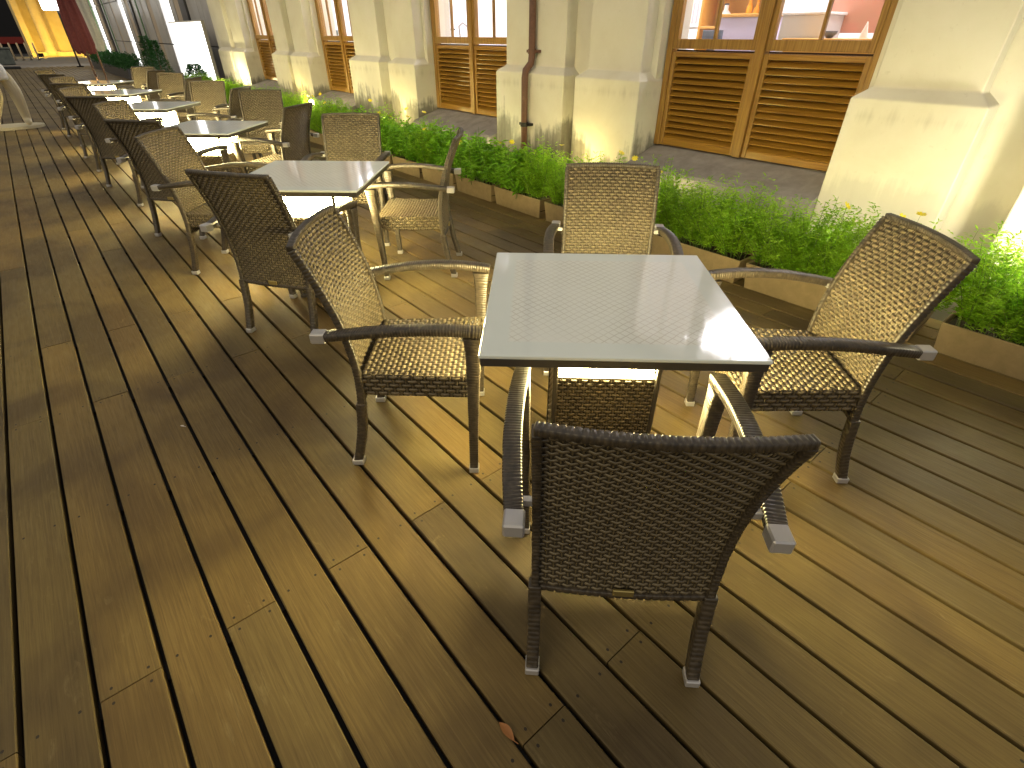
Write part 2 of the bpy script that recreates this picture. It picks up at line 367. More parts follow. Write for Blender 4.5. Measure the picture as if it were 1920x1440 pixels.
# backing wall between windows
edges = [(-3.6, 1.43), (3.08, 5.0), (6.67, 8.55), (10.14, 11.88), (13.55, 16.2)]
for a, b in edges:
    m = MB(); m.box(4.22, 4.6, a + 0.01, b - 0.01, -0.29, 4.19); part(m, 'wall', M['plaster'])
m = MB(); m.box(4.2, 4.62, -3.6, 16.2, 2.95, 4.5); part(m, 'lintel_wall', M['plaster'])
WX = 4.3; Z0 = 0.61
slat_me = {}
def window(y0, y1, lit=True):
    # sloped sill with plinth face
    m = MB(); m.prism([(3.9, -0.3), (3.9, 0.47), (3.93, 0.49), (WX + 0.06, Z0 - 0.003), (4.62, Z0 - 0.003), (4.62, -0.3)], 'y', y0 + 0.002, y1 - 0.002)
    part(m, 'window_sill', M['sill'])
    yc = (y0 + y1) / 2; fw = 0.055; zr0, zr1 = 1.335, 1.41; zt = 2.94
    f = MB()
    f.box(WX, WX + 0.1, y0 + 0.003, y0 + fw, Z0, zt, 0, 0.004); f.box(WX, WX + 0.1, y1 - fw, y1 - 0.003, Z0, zt, 0, 0.004)
    f.box(WX, WX + 0.1, y0 + fw, y1 - fw, zt - 0.07, zt, 0, 0.004)
    fr = part(f, 'window_frame', M['frame'])
    mu = MB(); mu.box(WX - 0.012, WX + 0.095, yc - 0.034, yc + 0.034, Z0 + 0.002, zt - 0.072, 0, 0.004); mu.build('mullion', M['frame'], fr)
    for a, b in ((y0 + fw + 0.002, yc - 0.036), (yc + 0.036, y1 - fw - 0.002)):
        # louvred panel
        st = 0.036; zb, zu = Z0 + 0.055, zr0 - 0.05
        for e in (a, b - st):
            p = MB(); p.box(WX + 0.012, WX + 0.062, e, e + st, Z0 + 0.004, zr0 - 0.012, 0, 0.003); p.build('stile', M['frame'], fr)
        p = MB(); p.box(WX + 0.014, WX + 0.06, a + st, b - st, Z0 + 0.004, zb, 0, 0.003); p.build('bottom_rail', M['shutter'], fr)
        p = MB(); p.box(WX + 0.014, WX + 0.06, a + st, b - st, zu, zr0 - 0.012, 0, 0.003); p.build('top_rail', M['shutter'], fr)
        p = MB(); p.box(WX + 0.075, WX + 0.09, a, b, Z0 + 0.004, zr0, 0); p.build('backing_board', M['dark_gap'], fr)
        L = round(b - a - 2 * st, 3); n = 13
        if L not in slat_me:
            s = MB(); hl = L / 2 - 0.001
            s.prism([(-0.031, -0.016), (-0.028, -0.023), (0.024, 0.010), (0.021, 0.017)], 'y', -hl, hl); slat_me[L] = s.mesh('slat', M['shutter'])
        for k in range(n):
            o = link('slat', slat_me[L], fr, (WX + 0.044, (a + b) / 2, zb + (k + 0.5) * (zu - zb) / n))
            o.rotation_euler = (random.uniform(-0.004, 0.004), random.uniform(-0.05, 0.05), 0)
        # sash
        sx0, sx1 = WX + 0.004, WX + 0.05
        for e in (a, b - 0.04):
            p = MB(); p.box(sx0, sx1, e, e + 0.04, zr1 - 0.07, zt - 0.075, 0, 0.003); p.build('sash_stile', M['frame'], fr)
        p = MB(); p.box(sx0 + 0.001, sx1 - 0.001, a + 0.04, b - 0.04, zr1 - 0.068, zr1, 0, 0.003); p.build('sash_rail', M['frame'], fr)
        mid = (a + b) / 2
        p = MB(); p.box(sx0 + 0.006, sx1 - 0.008, mid - 0.012, mid + 0.012, zr1, zt - 0.075, 0, 0.003); p.build('glazing_bar', M['frame'], fr)
        for c, d in ((a + 0.04, mid - 0.012), (mid + 0.012, b - 0.04)):
            p = MB(); p.box(sx0 + 0.02, sx0 + 0.024, c, d, zr1, zt - 0.075); p.build('pane', M['pane'], fr)
    return fr
for a, b in wins[1:]: window(a, b)
# downpipe beside the pier by the first window
m = MB()
m.tube([(3.945, 4.47, -0.2), (3.945, 4.47, 1.08), (3.955, 4.47, 1.14), (4.025, 4.47, 1.2), (4.035, 4.47, 1.26), (4.035, 4.47, 4.2)], 0.034, 14)
pp = part(m, 'downpipe', M['pipe'], smooth=True); pp['label'] = 'brown cast iron rainwater pipe with a jog at the ledge'
for z in (0.66, 1.3, 2.6):
    m = MB(); x = 3.945 if z < 1.1 else 4.035
    m.lathe([(0.041, -0.02), (0.041, 0.02)], 14, (x, 4.47, z)); m.box(x, x + 0.06, 4.39, 4.55, z - 0.012, z + 0.012); m.build('pipe_clip', M['black'] if z < 1 else M['pipe'], pp)

# interior seen through the glass
m = MB(); m.box(4.62, 8.0, 0.2, 14.5, 0.3, 0.55); tag(m.build('interior_floor', mat('interior_tile', (0.5, 0.47, 0.45), 0.4)), kind='structure')
m = MB(); m.box(8.0, 8.1, 0.2, 14.5, 0.3, 3.3); m.box(4.63, 8.0, 0.1, 0.2, 0.3, 3.3); m.box(4.63, 8.0, 14.5, 14.6, 0.3, 3.3)
tag(m.build('interior_wall', M['room_white']), kind='structure')
m = MB(); m.box(4.63, 8.1, 0.1, 14.6, 3.3, 3.4); tag(m.build('interior_ceiling', M['room_white']), kind='structure')
wl = mat('panel_light', (1, 1, 1), 0.5, emit=(1.0, 0.95, 0.97), estr=26.0)
plab = ['behind the nearest louvred window', 'behind the second louvred window', 'behind the third louvred window', 'behind the fourth louvred window']
for k, y in enumerate((2.2, 5.8, 9.4, 12.6)):
    t = thing('ceiling_light', 'flat white ceiling light panel ' + plab[k], 'ceiling light', (6.0, y, 3.26), 0, 'ceiling lights inside the cafe')
    m = MB(); m.box(-0.6, 0.6, -0.75, 0.75, -0.01, 0.0); m.build('diffuser', wl, t)
    m = MB(); m.box(-0.64, 0.64, -0.79, 0.79, 0.002, 0.038); m.build('housing', M['room_white'], t)

# ------------------------------------------------------------------ woven surfaces
def weave(mb, P, nc, nr, amp=0.0032, hw=0.43, seg=2, th=0.0016, ribs=True, back=True):
    """P(s,t)->point, s,t in 0..1; nr strands run along s passing over and under nc ribs"""
    def N(s, t):
        e = 1e-3
        a = P(min(s + e, 1), t) - P(max(s - e, 0), t); b = P(s, min(t + e, 1)) - P(s, max(t - e, 0))
        n = a.cross(b); return n.normalized() if n.length > 0 else Vector((0, 0, 1))
    ns = nc * seg
    for j in range(nr):
        t = (j + 0.5) / nr; h = hw / nr; vs = []; fs = []
        ph = 0 if j % 2 == 0 else math.pi
        for i in range(ns + 1):
            s = i / ns; n = N(s, t); off = amp * math.sin(math.pi * s * nc + math.pi / 2 + ph) if seg > 1 else amp * (1 if (i + j) % 2 else -1)
            c = P(s, t) + n * off; lo = P(s, t - h) + n * off; hi = P(s, t + h) + n * off
            vs += [lo, c + n * th, hi, c - n * th]
        for i in range(ns):
            a = i * 4
            for q in range(4): fs.append((a + q, a + (q + 1) % 4, a + 4 + (q + 1) % 4, a + 4 + q))
        mb.add(vs, fs)
    if back:
        K1, K2 = max(nc // 2, 6), max(min(nr, 16), 4); vs = [P(i / K1, j / K2) for j in range(K2 + 1) for i in range(K1 + 1)]
        mb.add(vs, [(j * (K1 + 1) + i, j * (K1 + 1) + i + 1, (j + 1) * (K1 + 1) + i + 1, (j + 1) * (K1 + 1) + i) for j in range(K2) for i in range(K1)], 1)
    if ribs:
        for i in range(nc + 1):
            s = i / nc; vs = []; fs = []; w = 0.16 / nc; K = 8
            for k in range(K + 1):
                t = k / K; n = N(s, t); c = P(s, t)
                s0, s1 = max(s - w, 0), min(s + w, 1)
                vs += [P(s0, t), c + n * th, P(s1, t), c - n * th]
            for k in range(K):
                a = k * 4
                for q in range(4): fs.append((a + q, a + (q + 1) % 4, a + 4 + (q + 1) % 4, a + 4 + q))
            mb.add(vs, fs)
def wrap_tube(mb, pts, sizes, xdir, nwrap, mi=0, depth=0.07):
    """rounded-rectangle tube along pts with wound strands; sizes = (half along xdir, half across)"""
    pts = [Vector(p) for p in pts]; lens = [0.0]
    for a, b in zip(pts, pts[1:]): lens.append(lens[-1] + (b - a).length)
    L = lens[-1]
    def at(d):
        for k in range(len(pts) - 1):
            if d <= lens[k + 1] + 1e-9:
                f = (d - lens[k]) / max(lens[k + 1] - lens[k], 1e-9); return k, f
        return len(pts) - 2, 1.0
    def cr(arr, k, f):
        g_ = lambda q: arr[min(max(q, 0), len(arr) - 1)]
        a, b, c, d = g_(k - 1), g_(k), g_(k + 1), g_(k + 2)
        return 0.5 * ((2 * b) + (c - a) * f + (2 * a - 5 * b + 4 * c - d) * f * f + (3 * b - a - 3 * c + d) * f ** 3)
    rings = []; xd = Vector(xdir).normalized()
    for w in range(nwrap):
        for (ff, sc) in ((0.0, 1 - depth), (0.22, 1.0), (0.8, 1.0)): rings.append(((w + ff) / nwrap * L, sc))
    rings.append((L, 1 - depth))
    vs = []
    for d, sc in rings:
        k, f = at(d); p = cr(pts, k, f); e = 0.004
        k1, f1 = at(max(d - e, 0)); k2, f2 = at(min(d + e, L)); dr = (cr(pts, k2, f2) - cr(pts, k1, f1)).normalized()
        a = (xd - dr * xd.dot(dr)).normalized(); b = dr.cross(a)
        ha = sizes[k][0] + (sizes[k + 1][0] - sizes[k][0]) * f; hb = sizes[k][1] + (sizes[k + 1][1] - sizes[k][1]) * f
        ha -= (1 - sc) * 0.03; hb -= (1 - sc) * 0.03
        c = 0.17
        for (u, v) in ((-1, -1 + c), (-1, 1 - c), (-1 + c, 1), (1 - c, 1), (1, 1 - c), (1, -1 + c), (1 - c, -1), (-1 + c, -1)):
            vs.append(p + a * (u * ha) + b * (v * hb))
    fs = []; n = 8
    for k in range(len(rings) - 1):
        for j in range(n): fs.append((k * n + j, k * n + (j + 1) % n, (k + 1) * n + (j + 1) % n, (k + 1) * n + j))
    fs += [tuple(range(n))[::-1], tuple(range((len(rings) - 1) * n, len(rings) * n))]
    mb.add(vs, fs, mi)

# ------------------------------------------------------------------ wicker armchair
PROF = [(0.0, -0.272), (0.15, -0.232), (0.30, -0.210), (0.43, -0.202), (0.55, -0.212), (0.68, -0.240), (0.80, -0.283), (0.92, -0.335), (0.96, -0.353)]
def prof(z):
    for k in range(len(PROF) - 1):
        if z <= PROF[k + 1][0] or k == len(PROF) - 2:
            z0, y0 = PROF[k]; z1, y1 = PROF[k + 1]; f = (z - z0) / (z1 - z0)
            ym = PROF[max(k - 1, 0)]; yp = PROF[min(k + 2, len(PROF) - 1)]
            m0 = (y1 - ym[1]) / max(z1 - ym[0], 1e-6) * (z1 - z0); m1 = (yp[1] - y0) / max(yp[0] - z0, 1e-6) * (z1 - z0)
            return (2 * f ** 3 - 3 * f * f + 1) * y0 + (f ** 3 - 2 * f * f + f) * m0 + (-2 * f ** 3 + 3 * f * f) * y1 + (f ** 3 - f * f) * m1
def hwid(z): return 0.215 + 0.010 * min(max((z - 0.15) / 0.77, 0), 1)
def make_chair():
    t = thing('wicker_armchair', 'chair', 'chair')
    W = M['wicker']
    # backrest: wound frame + woven panel
    fr = MB()
    for s in (-1, 1):
        zs = [0.292, 0.37, 0.46, 0.56, 0.66, 0.76, 0.84, 0.895]
        wrap_tube(fr, [(s * hwid(z), prof(z), z) for z in zs], [(0.0095, 0.0135)] * len(zs), (1, 0, 0), 46)
    ss = [-1, -0.6, -0.2, 0.2, 0.6, 1]
    wrap_tube(fr, [(s * (hwid(0.9) + 0.004), prof(0.9) - 0.026 * (1 - s * s), 0.901 + 0.004 * (1 - s * s)) for s in ss], [(0.0095, 0.0115)] * 6, (0, 0, 1), 40)
    wrap_tube(fr, [(s * hwid(0.3), prof(0.3) - 0.010 * (1 - s * s), 0.298) for s in ss], [(0.009, 0.010)] * 6, (0, 0, 1), 24)
    back = fr.build('backrest', M['wicker_frame'], t, True)
    wv = MB()
    def PB(s, q):
        u = (s * 2 - 1); z = 0.302 + 0.595 * q; bow = 0.010 + 0.016 * q
        return Vector((u * (hwid(z) - 0.008), prof(z) - bow * (1 - u * u), z))
    weave(wv, PB, 23, 43, 0.0034, 0.475, th=0.0019)
    o = wv.build('weave', [W, M['wicker_core']], back, True); o['kind'] = 'stuff'
    tg = MB(); tg.box(-0.026, 0.026, prof(0.315) - 0.026, prof(0.315) - 0.018, 0.304, 0.326, 0, 0.002); tg.build('brass_tag', M['brass'], back)
    # seat
    st = MB(); st.box(-0.215, 0.215, -0.188, 0.212, 0.352, 0.412, 0, 0.004); seat = st.build('seat', W, t)
    sw = MB()
    def PS(s, q):
        u = s * 2 - 1; y = -0.190 + 0.415 * q; h = 0.214 + 0.022 * q
        return Vector((u * h, y, 0.428 - 0.010 * (1 - u * u) * (1 - (2 * q - 1) ** 2)))
    weave(sw, PS, 25, 22, 0.0032, 0.475, th=0.0018)
    def PF(s, q): return Vector(((s * 2 - 1) * 0.236, 0.228 + 0.004 * math.sin(math.pi * q), 0.342 + 0.088 * q))
    weave(sw, PF, 20, 5, 0.0036, 0.45, th=0.002)
    for sd in (-1, 1):
        def PX(s, q, sd=sd):
            y = 0.225 - 0.415 * s if sd > 0 else -0.190 + 0.415 * s
            h = 0.214 + 0.022 * ((y + 0.19) / 0.415); return Vector((sd * (h + 0.002), y, 0.342 + 0.088 * q))
        weave(sw, PX, 18, 5, 0.0036, 0.45, th=0.002)
    o = sw.build('weave', [W, M['wicker_core']], seat, True); o['kind'] = 'stuff'
    for s in (-1, 1):
        # rear legs
        lg = MB(); zs = [0.018, 0.09, 0.16, 0.23, 0.305]
        wrap_tube(lg, [(s * hwid(z), prof(z), z) for z in zs], [(0.0165, 0.0175)] * 5, (1, 0, 0), 18)
        leg = lg.build('leg', M['wicker_frame'], t, True)
        c = MB(); x = s * hwid(0); c.box(x - 0.019, x + 0.019, prof(0) - 0.018, prof(0.02) + 0.021, 0.0, 0.026, 0, 0.003); c.build('foot_cap', M['chrome'], leg)
        # front legs
        lg = MB(); pts = [(s * 0.262, 0.205, 0.018), (s * 0.267, 0.212, 0.22), (s * 0.272, 0.220, 0.42), (s * 0.276, 0.226, 0.56), (s * 0.278, 0.228, 0.620)]
        wrap_tube(lg, pts, [(0.0165, 0.0155), (0.018, 0.018), (0.020, 0.022), (0.0215, 0.027), (0.022, 0.035)], (1, 0, 0), 56)
        leg = lg.build('leg', M['wicker_frame'], t, True)
        c = MB(); c.box(s * 0.262 - 0.019, s * 0.262 + 0.019, 0.186, 0.224, 0.0, 0.026, 0, 0.003); c.build('foot_cap', M['chrome'], leg)
        # arm
        am = MB(); pts = [(s * 0.278, 0.264, 0.634), (s * 0.281, 0.21, 0.642), (s * 0.286, 0.10, 0.650), (s * 0.286, -0.04, 0.647), (s * 0.278, -0.17, 0.632), (s * 0.268, -0.262, 0.618)]
        wrap_tube(am, pts, [(0.0225, 0.0155), (0.023, 0.0150), (0.023, 0.0145), (0.023, 0.0140), (0.0225, 0.0138), (0.021, 0.0135)], (1, 0, 0), 56)
        arm = am.build('armrest', M['wicker_frame'], t, True)
        c = MB(); c.box(s * 0.2655 - 0.0225, s * 0.2655 + 0.0225, -0.312, -0.262, 0.597, 0.633, 0, 0.004); c.build('end_cap', M['chrome'], arm)
        c = MB(); c.box(min(s * 0.225, s * 0.262), max(s * 0.225, s * 0.262), prof(0.625) - 0.008, prof(0.625) + 0.008, 0.608, 0.624); c.build('bracket', M['chrome'], arm)
    return t
proto = make_chair()
chair_used = [False]
def place_chair(x, y, face, label):
    if chair_used[0]: o = copy_tree(proto)
    else: o = proto; chair_used[0] = True
    o.location = (x, y, 0.001); o.rotation_euler = (0, 0, R(face - 90)); tag(o, label, 'chair', 'wicker armchairs around the lamp tables'); return o

# ------------------------------------------------------------------ lamp table
def make_table():
    t = thing('cafe_table', 'table', 'table'); h = 0.388
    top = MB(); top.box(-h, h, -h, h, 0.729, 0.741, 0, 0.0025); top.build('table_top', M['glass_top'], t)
    rm = MB(); q = h - 0.004
    rm.box(-q, q, -q, -q + 0.03, 0.703, 0.7285, 0, 0.002); rm.box(-q, q, q - 0.03, q, 0.703, 0.7285, 0, 0.002)
    rm.box(-q, -q + 0.03, -q + 0.03, q - 0.03, 0.703, 0.7285, 0, 0.002); rm.box(q - 0.03, q, -q + 0.03, q - 0.03, 0.703, 0.7285, 0, 0.002)
    rm.box(-q + 0.03, q - 0.03, -q + 0.03, q - 0.03, 0.716, 0.728)
    rm.build('table_rim', M['rim'], t)
    a = 0.165
    pd = MB(); pd.box(-a + 0.006, a - 0.006, -a + 0.006, a - 0.006, 0.02, 0.524); pd.box(-a - 0.01, a + 0.01, -a - 0.01, a + 0.01, 0.0, 0.022, 0, 0.003)
    for sx in (-1, 1):
        for sy in (-1, 1): pd.box(sx * a - 0.008, sx * a + 0.008, sy * a - 0.008, sy * a + 0.008, 0.02, 0.703, 0, 0.003)
    ped = pd.build('pedestal', M['rim'], t)
    wv = MB()
    for k in range(4):
        rot = Matrix.Rotation(k * math.pi / 2, 3, 'Z')
        def PP(s, q, rot=rot): return rot @ Vector(((s * 2 - 1) * (a - 0.008), -a, 0.03 + 0.492 * q))
        weave(wv, PP, 18, 36, 0.0028, 0.42)
    o = wv.build('weave', [M['wicker'], M['wicker_core']], ped, True); o['kind'] = 'stuff'
    lm = MB(); b = a - 0.012; lm.box(-b, b, -b, b, 0.526, 0.698, 0, 0.004); lm.build('lamp_shade', M['lamp'], t)
    return t
tproto = make_table()
ords = ['nearest', 'second', 'third', 'fourth', 'fifth', 'sixth']
tabs = [(1.231, 0.972, -42.5), (1.19, 3.30, -42), (1.225, 5.77, -43), (1.17, 8.02, -40), (1.15, 10.2, -42), (1.15, 12.55, -41)]
tlabels = ['frosted glass lamp table in the foreground reflecting the chair behind it', 'second lamp table from the camera, glowing just behind the foreground set',
           'third lamp table from the camera with pale reflections on its top', 'fourth lamp table from the camera in the receding row',
           'fifth lamp table from the camera, small in the receding row', 'farthest lamp table at the end of the row']
clab = {
 'front': 'dark wicker armchair with its back to the camera at the %s table',
 'left': 'dark wicker armchair on the open deck side at the far left of the %s table',
 'far': 'wicker armchair facing the camera beyond the %s table',
 'right': 'wicker armchair on the planter side of the %s table'}
special = {
 (0, 'front'): (0.850, 0.556, 45.5), (0, 'left'): (0.863, 1.574, -40), (0, 'right'): (1.863, 0.609, 137), (0, 'far'): (1.887, 1.514, 223.5),
 (1, 'front'): (0.885, 2.99, 34), (1, 'left'): (0.862, 4.16, -42), (1, 'right'): (1.861, 3.261, 140), (1, 'far'): (1.80, 4.14, 232),
 (2, 'right'): (1.72, 5.55, 128), (2, 'far'): (1.97, 6.72, 240)}
for i, (x, y, a) in enumerate(tabs):
    o = tproto if i == 0 else copy_tree(tproto)
    o.location = (x, y, 0.001); o.rotation_euler = (0, 0, R(a)); tag(o, tlabels[i], 'table', 'lamp tables in a row')
    for role, (dx, dy, f) in {'front': (-0.38, -0.42, 44), 'left': (-0.36, 0.65, -40), 'right': (0.64, -0.30, 137), 'far': (0.66, 0.62, 226)}.items():
        if (i, role) in special: cx, cy, cf = special[(i, role)]
        else: cx, cy, cf = x + dx + random.uniform(-0.05, 0.05), y + dy + random.uniform(-0.06, 0.06), f + random.uniform(-7, 7)
        place_chair(cx, cy, cf, clab[role] % ords[i])

# ------------------------------------------------------------------ planters and plants
def trough_mesh(L):
    m = MB(); t = 0.012; f = 0.012
    x0, x1 = 0.0, 0.30; h = 0.172; tp = 0.022
    ob = [(x0 + f, -L / 2 + tp), (x1 - f, -L / 2 + tp), (x1 - f, L / 2 - tp), (x0 + f, L / 2 - tp)]
    ot = [(x0, -L / 2), (x1, -L / 2), (x1, L / 2), (x0, L / 2)]
    it = [(x0 + t, -L / 2 + t), (x1 - t, -L / 2 + t), (x1 - t, L / 2 - t), (x0 + t, L / 2 - t)]
    vs = [(x, y, 0.0) for x, y in ob] + [(x, y, h) for x, y in ot] + [(x, y, h) for x, y in it] + [(x, y, h - 0.06) for x, y in it]
    fs = [(3, 2, 1, 0)]
    for k in range(3):
        for j in range(4): fs.append((k * 4 + j, k * 4 + (j + 1) % 4, k * 4 + 4 + (j + 1) % 4, k * 4 + 4 + j))
    m.add(vs, fs); return m
def leaf(vs, fs, p, d, L, w, up, bend=0.3):
    d = d.normalized(); s = d.cross(up)
    s = s.normalized() if s.length > 1e-4 else Vector((1, 0, 0)); n = s.cross(d)
    o = len(vs)
    vs += [p, p + d * L * 0.5 + s * w + n * L * 0.05, p + d * L - n * L * bend * 0.3, p + d * L * 0.5 - s * w + n * L * 0.05]
    fs.append((o, o + 1, o + 2, o + 3))
def plant_fern(seed, W=0.185, H=0.42, nst=135):
    rd = random.Random(seed); vs = []; fs = []; st = MB()
    for i in range(nst):
        a = rd.uniform(0, 2 * math.pi); r = rd.uniform(0, 0.6) * W
        lean = rd.uniform(0.05, 0.95); h = H * rd.uniform(0.6, 1.08) * (1 - 0.35 * lean)
        p0 = Vector((r * 0.6 * math.cos(a), r * 0.9 * math.sin(a), 0)); dr = Vector((math.cos(a) * 0.8, math.sin(a), 0)) * lean * W * 1.15
        pts = [p0 + dr * (q ** 1.5) + Vector((0, 0, h * q)) for q in (0, 0.25, 0.5, 0.75, 1.0)]
        if i % 4 == 0: st.tube(pts, [0.0022, 0.002, 0.0017, 0.0013, 0.0008], 4)
        for k in range(26):
            q = rd.uniform(0.14, 1.0); f = q * 4; j = min(int(f), 3); p = pts[j].lerp(pts[j + 1], f - j)
            ang = rd.uniform(0, 2 * math.pi); d = Vector((math.cos(ang), math.sin(ang), rd.uniform(-0.1, 0.9)))
            leaf(vs, fs, p, d, rd.uniform(0.022, 0.05) * (1.1 - 0.35 * q), rd.uniform(0.0026, 0.0056), Vector((rd.uniform(-.5, .5), rd.uniform(-.5, .5), 1)))
            if k % 2 == 0:
                e = p + d.normalized() * 0.02
                for sg in (-1, 1):
                    dd = d + Vector((-d.y, d.x, 0.2)) * 0.8 * sg; leaf(vs, fs, e, dd, rd.uniform(0.014, 0.028), rd.uniform(0.0024, 0.0046), Vector((rd.uniform(-.5, .5), 0.3, 1)))
    return vs, fs, st
def plant_broad(seed, W=0.18, H=0.40, n=420):
    rd = random.Random(seed); vs = []; fs = []; st = MB()
    for i in range(84):
        a = rd.uniform(0, 2 * math.pi); lean = rd.uniform(0.05, 1.0); h = H * rd.uniform(0.55, 1.05) * (1 - 0.3 * lean)
        p0 = Vector((0.4 * W * rd.uniform(-1, 1), 0.6 * W * rd.uniform(-1, 1), 0)); dr = Vector((math.cos(a) * 0.8, math.sin(a), 0)) * lean * W * 1.1
        pts = [p0 + dr * (q ** 1.5) + Vector((0, 0, h * q)) for q in (0, 0.33, 0.66, 1.0)]
        if i % 3 == 0: st.tube(pts, [0.003, 0.0025, 0.002, 0.001], 4)
        for k in range(14):
            q = rd.uniform(0.2, 1.0); f = q * 3; j = min(int(f), 2); p = pts[j].lerp(pts[j + 1], f - j)
            ang = rd.uniform(0, 2 * math.pi); d = Vector((math.cos(ang), math.sin(ang), rd.uniform(-0.2, 0.9)))
            leaf(vs, fs, p, d, rd.uniform(0.032, 0.080), rd.uniform(0.009, 0.019), Vector((rd.uniform(-.5, .5), rd.uniform(-.5, .5), 1)), 0.7)
    return vs, fs, st
def flower_mesh(seed):
    rd = random.Random(seed); m = MB()
    for k in range(8):
        a = k * math.pi / 4 + rd.uniform(-.1, .1); d = Vector((math.cos(a), math.sin(a), 0.25)); s = Vector((-d.y, d.x, 0)).normalized()
        m.add([(0, 0, 0), d * 0.010 + s * 0.005, d * 0.018 + s * 0.003, d * 0.018 - s * 0.003, d * 0.010 - s * 0.005], [(0, 1, 2, 3, 4)])
    m.lathe([(0.001, -0.002), (0.004, 0.001), (0.001, 0.004)], 6); return m.mesh('flower', M['petal'])
fl_me = flower_mesh(3)
protoP = []
for k in range(8):
    vs, fs, st = (plant_fern(100 + k) if k < 5 else plant_broad(200 + k))
    f = MB(); f.add(vs, fs); protoP.append((f.mesh('foliage', M['fern'] if k < 5 else M['broad']), st.mesh('stem', M['stem'])))
ranges = [(-0.86, 0.38), (0.46, 1.50), (1.54, 2.50), (2.54, 3.49), (3.54, 4.235), (4.275, 4.92)]
yy = 4.96
while yy < 16.2: ranges.append((yy, yy + 0.665)); yy += 0.70
names = ['first', 'second', 'third', 'fourth', 'fifth', 'sixth', 'seventh', 'eighth', 'ninth', 'tenth', 'eleventh', 'twelfth', 'thirteenth', 'fourteenth', 'fifteenth', 'sixteenth', 'seventeenth', 'eighteenth', 'nineteenth', 'twentieth', 'twenty-first', 'twenty-second', 'twenty-third', 'twenty-fourth']
rp = random.Random(11)
tm_cache = {}
for bi, (a, b) in enumerate(ranges):
    L = round(b - a, 3); yc = (a + b) / 2
    if L not in tm_cache:
        so = MB(); so.box(0.0135, 0.2865, -L / 2 + 0.0135, L / 2 - 0.0135, 0.06, 0.125)
        tm_cache[L] = (trough_mesh(L).mesh('trough', M['trough']), so.mesh('soil', M['soil']))
    t = thing('planter_trough', 'tan planter trough along the wall, %s from the right edge' % names[bi], 'planter', (3.335, yc, 0.001), R(rp.uniform(-0.5, 0.5)), 'planter troughs along the wall')
    o = link('trough_body', tm_cache[L][0], t); bv = o.modifiers.new('edge', 'BEVEL'); bv.width = 0.003; bv.segments = 1
    link('soil', tm_cache[L][1], t)
    n = max(3, round(L / 0.215)); pos = (['right', 'middle', 'left'] if n == 3 else ['rightmost', 'second', 'third', 'fourth', 'fifth', 'sixth'])
    for q in range(n):
        broad = 3.3 < yc < 7.5
        k = rp.choice([5, 6, 7]) if broad and rp.random() < 0.75 else rp.choice([0, 1, 2, 3, 4])
        y = a + (q + 0.5) * L / n + rp.uniform(-0.02, 0.02)
        kind = 'broad leaved' if k >= 5 else 'feathery'
        where = ('%s clump' % pos[q]) if n == 3 else ('%s clump from the right' % pos[q] if pos[q] != 'rightmost' else 'rightmost clump')
        pl = thing('flowering_plant', '%s green plant, %s in the %s trough from the right edge' % (kind, where, names[bi]), 'plant', (3.335 + 0.135 + rp.uniform(-0.025, 0.02), y, 0.126), 0, 'green plants in the troughs')
        sc = rp.uniform(0.98, 1.24)
        rz = rp.uniform(0, 6.28)
        for nm, dd in (('foliage', protoP[k][0]), ('stem', protoP[k][1])):
            o = link(nm, dd, pl); o.rotation_euler = (0, 0, rz); o.scale = (sc * 1.02, sc * 1.05, sc * rp.uniform(1.0, 1.2))
        if yc < 9:
            for _ in range(rp.choice([0, 0, 1, 1, 2])):
                fx, fy, fz = rp.uniform(-0.12, 0.12), rp.uniform(-0.1, 0.1), rp.uniform(0.36, 0.6)
                m = MB(); m.tube([(fx * 0.5, fy * 0.5, 0.05), (fx * 0.8, fy * 0.9, fz * 0.6), (fx, fy, fz)], [0.0016, 0.0013, 0.001], 4)
                s_ = m.build('flower_stalk', M['stem'], pl)
                o = link('flower', fl_me, s_, (fx, fy, fz)); o.rotation_euler = (rp.uniform(-.7, .4), rp.uniform(-0.9, 0.2), rp.uniform(0, 3)); o.scale = (1.5,) * 3

# ------------------------------------------------------------------ garden lamps washing the wall, and unseen ones added to brighten the leaves
slab = ['beside the pier at the right edge', 'added out of sight to brighten the leaves behind the right chair', 'added out of sight to brighten the leaves below the nearest louvred window', 'low behind the plants by the pier with the rainwater pipe', 'added out of sight to brighten the leaves left of the rainwater pipe', 'added out of sight to brighten the leaves below the second louvred window', 'in front of the pier between second and third windows', 'glaring among the leaves behind the second table',
        'in front of the pier beyond the third window', 'in front of the last pale pier']
spots_ = [(3.60, 0.0, 0.46, 55, (1.0, 0.90, 0.62)), (3.60, 1.15, 0.26, 3.5, (1.0, 0.88, 0.55)), (3.62, 2.5, 0.26, 8, (1.0, 0.85, 0.4)), (3.76, 3.6, 0.30, 9, (1.0, 0.78, 0.28)), (3.62, 4.9, 0.26, 8, (1.0, 0.85, 0.4)), (3.62, 6.1, 0.26, 8, (1.0, 0.85, 0.4)), (3.76, 7.1, 0.30, 14, (1.0, 0.8, 0.32)), (3.50, 9.05, 0.54, 22, (1.0, 0.84, 0.4)), (3.76, 10.7, 0.30, 14, (1.0, 0.76, 0.25)), (3.70, 14.0, 0.36, 60, (1.0, 0.84, 0.45))]
glow = mat('globe_glass', (1, 0.95, 0.8), 0.3, emit=(1.0, 0.86, 0.45), estr=30.0)
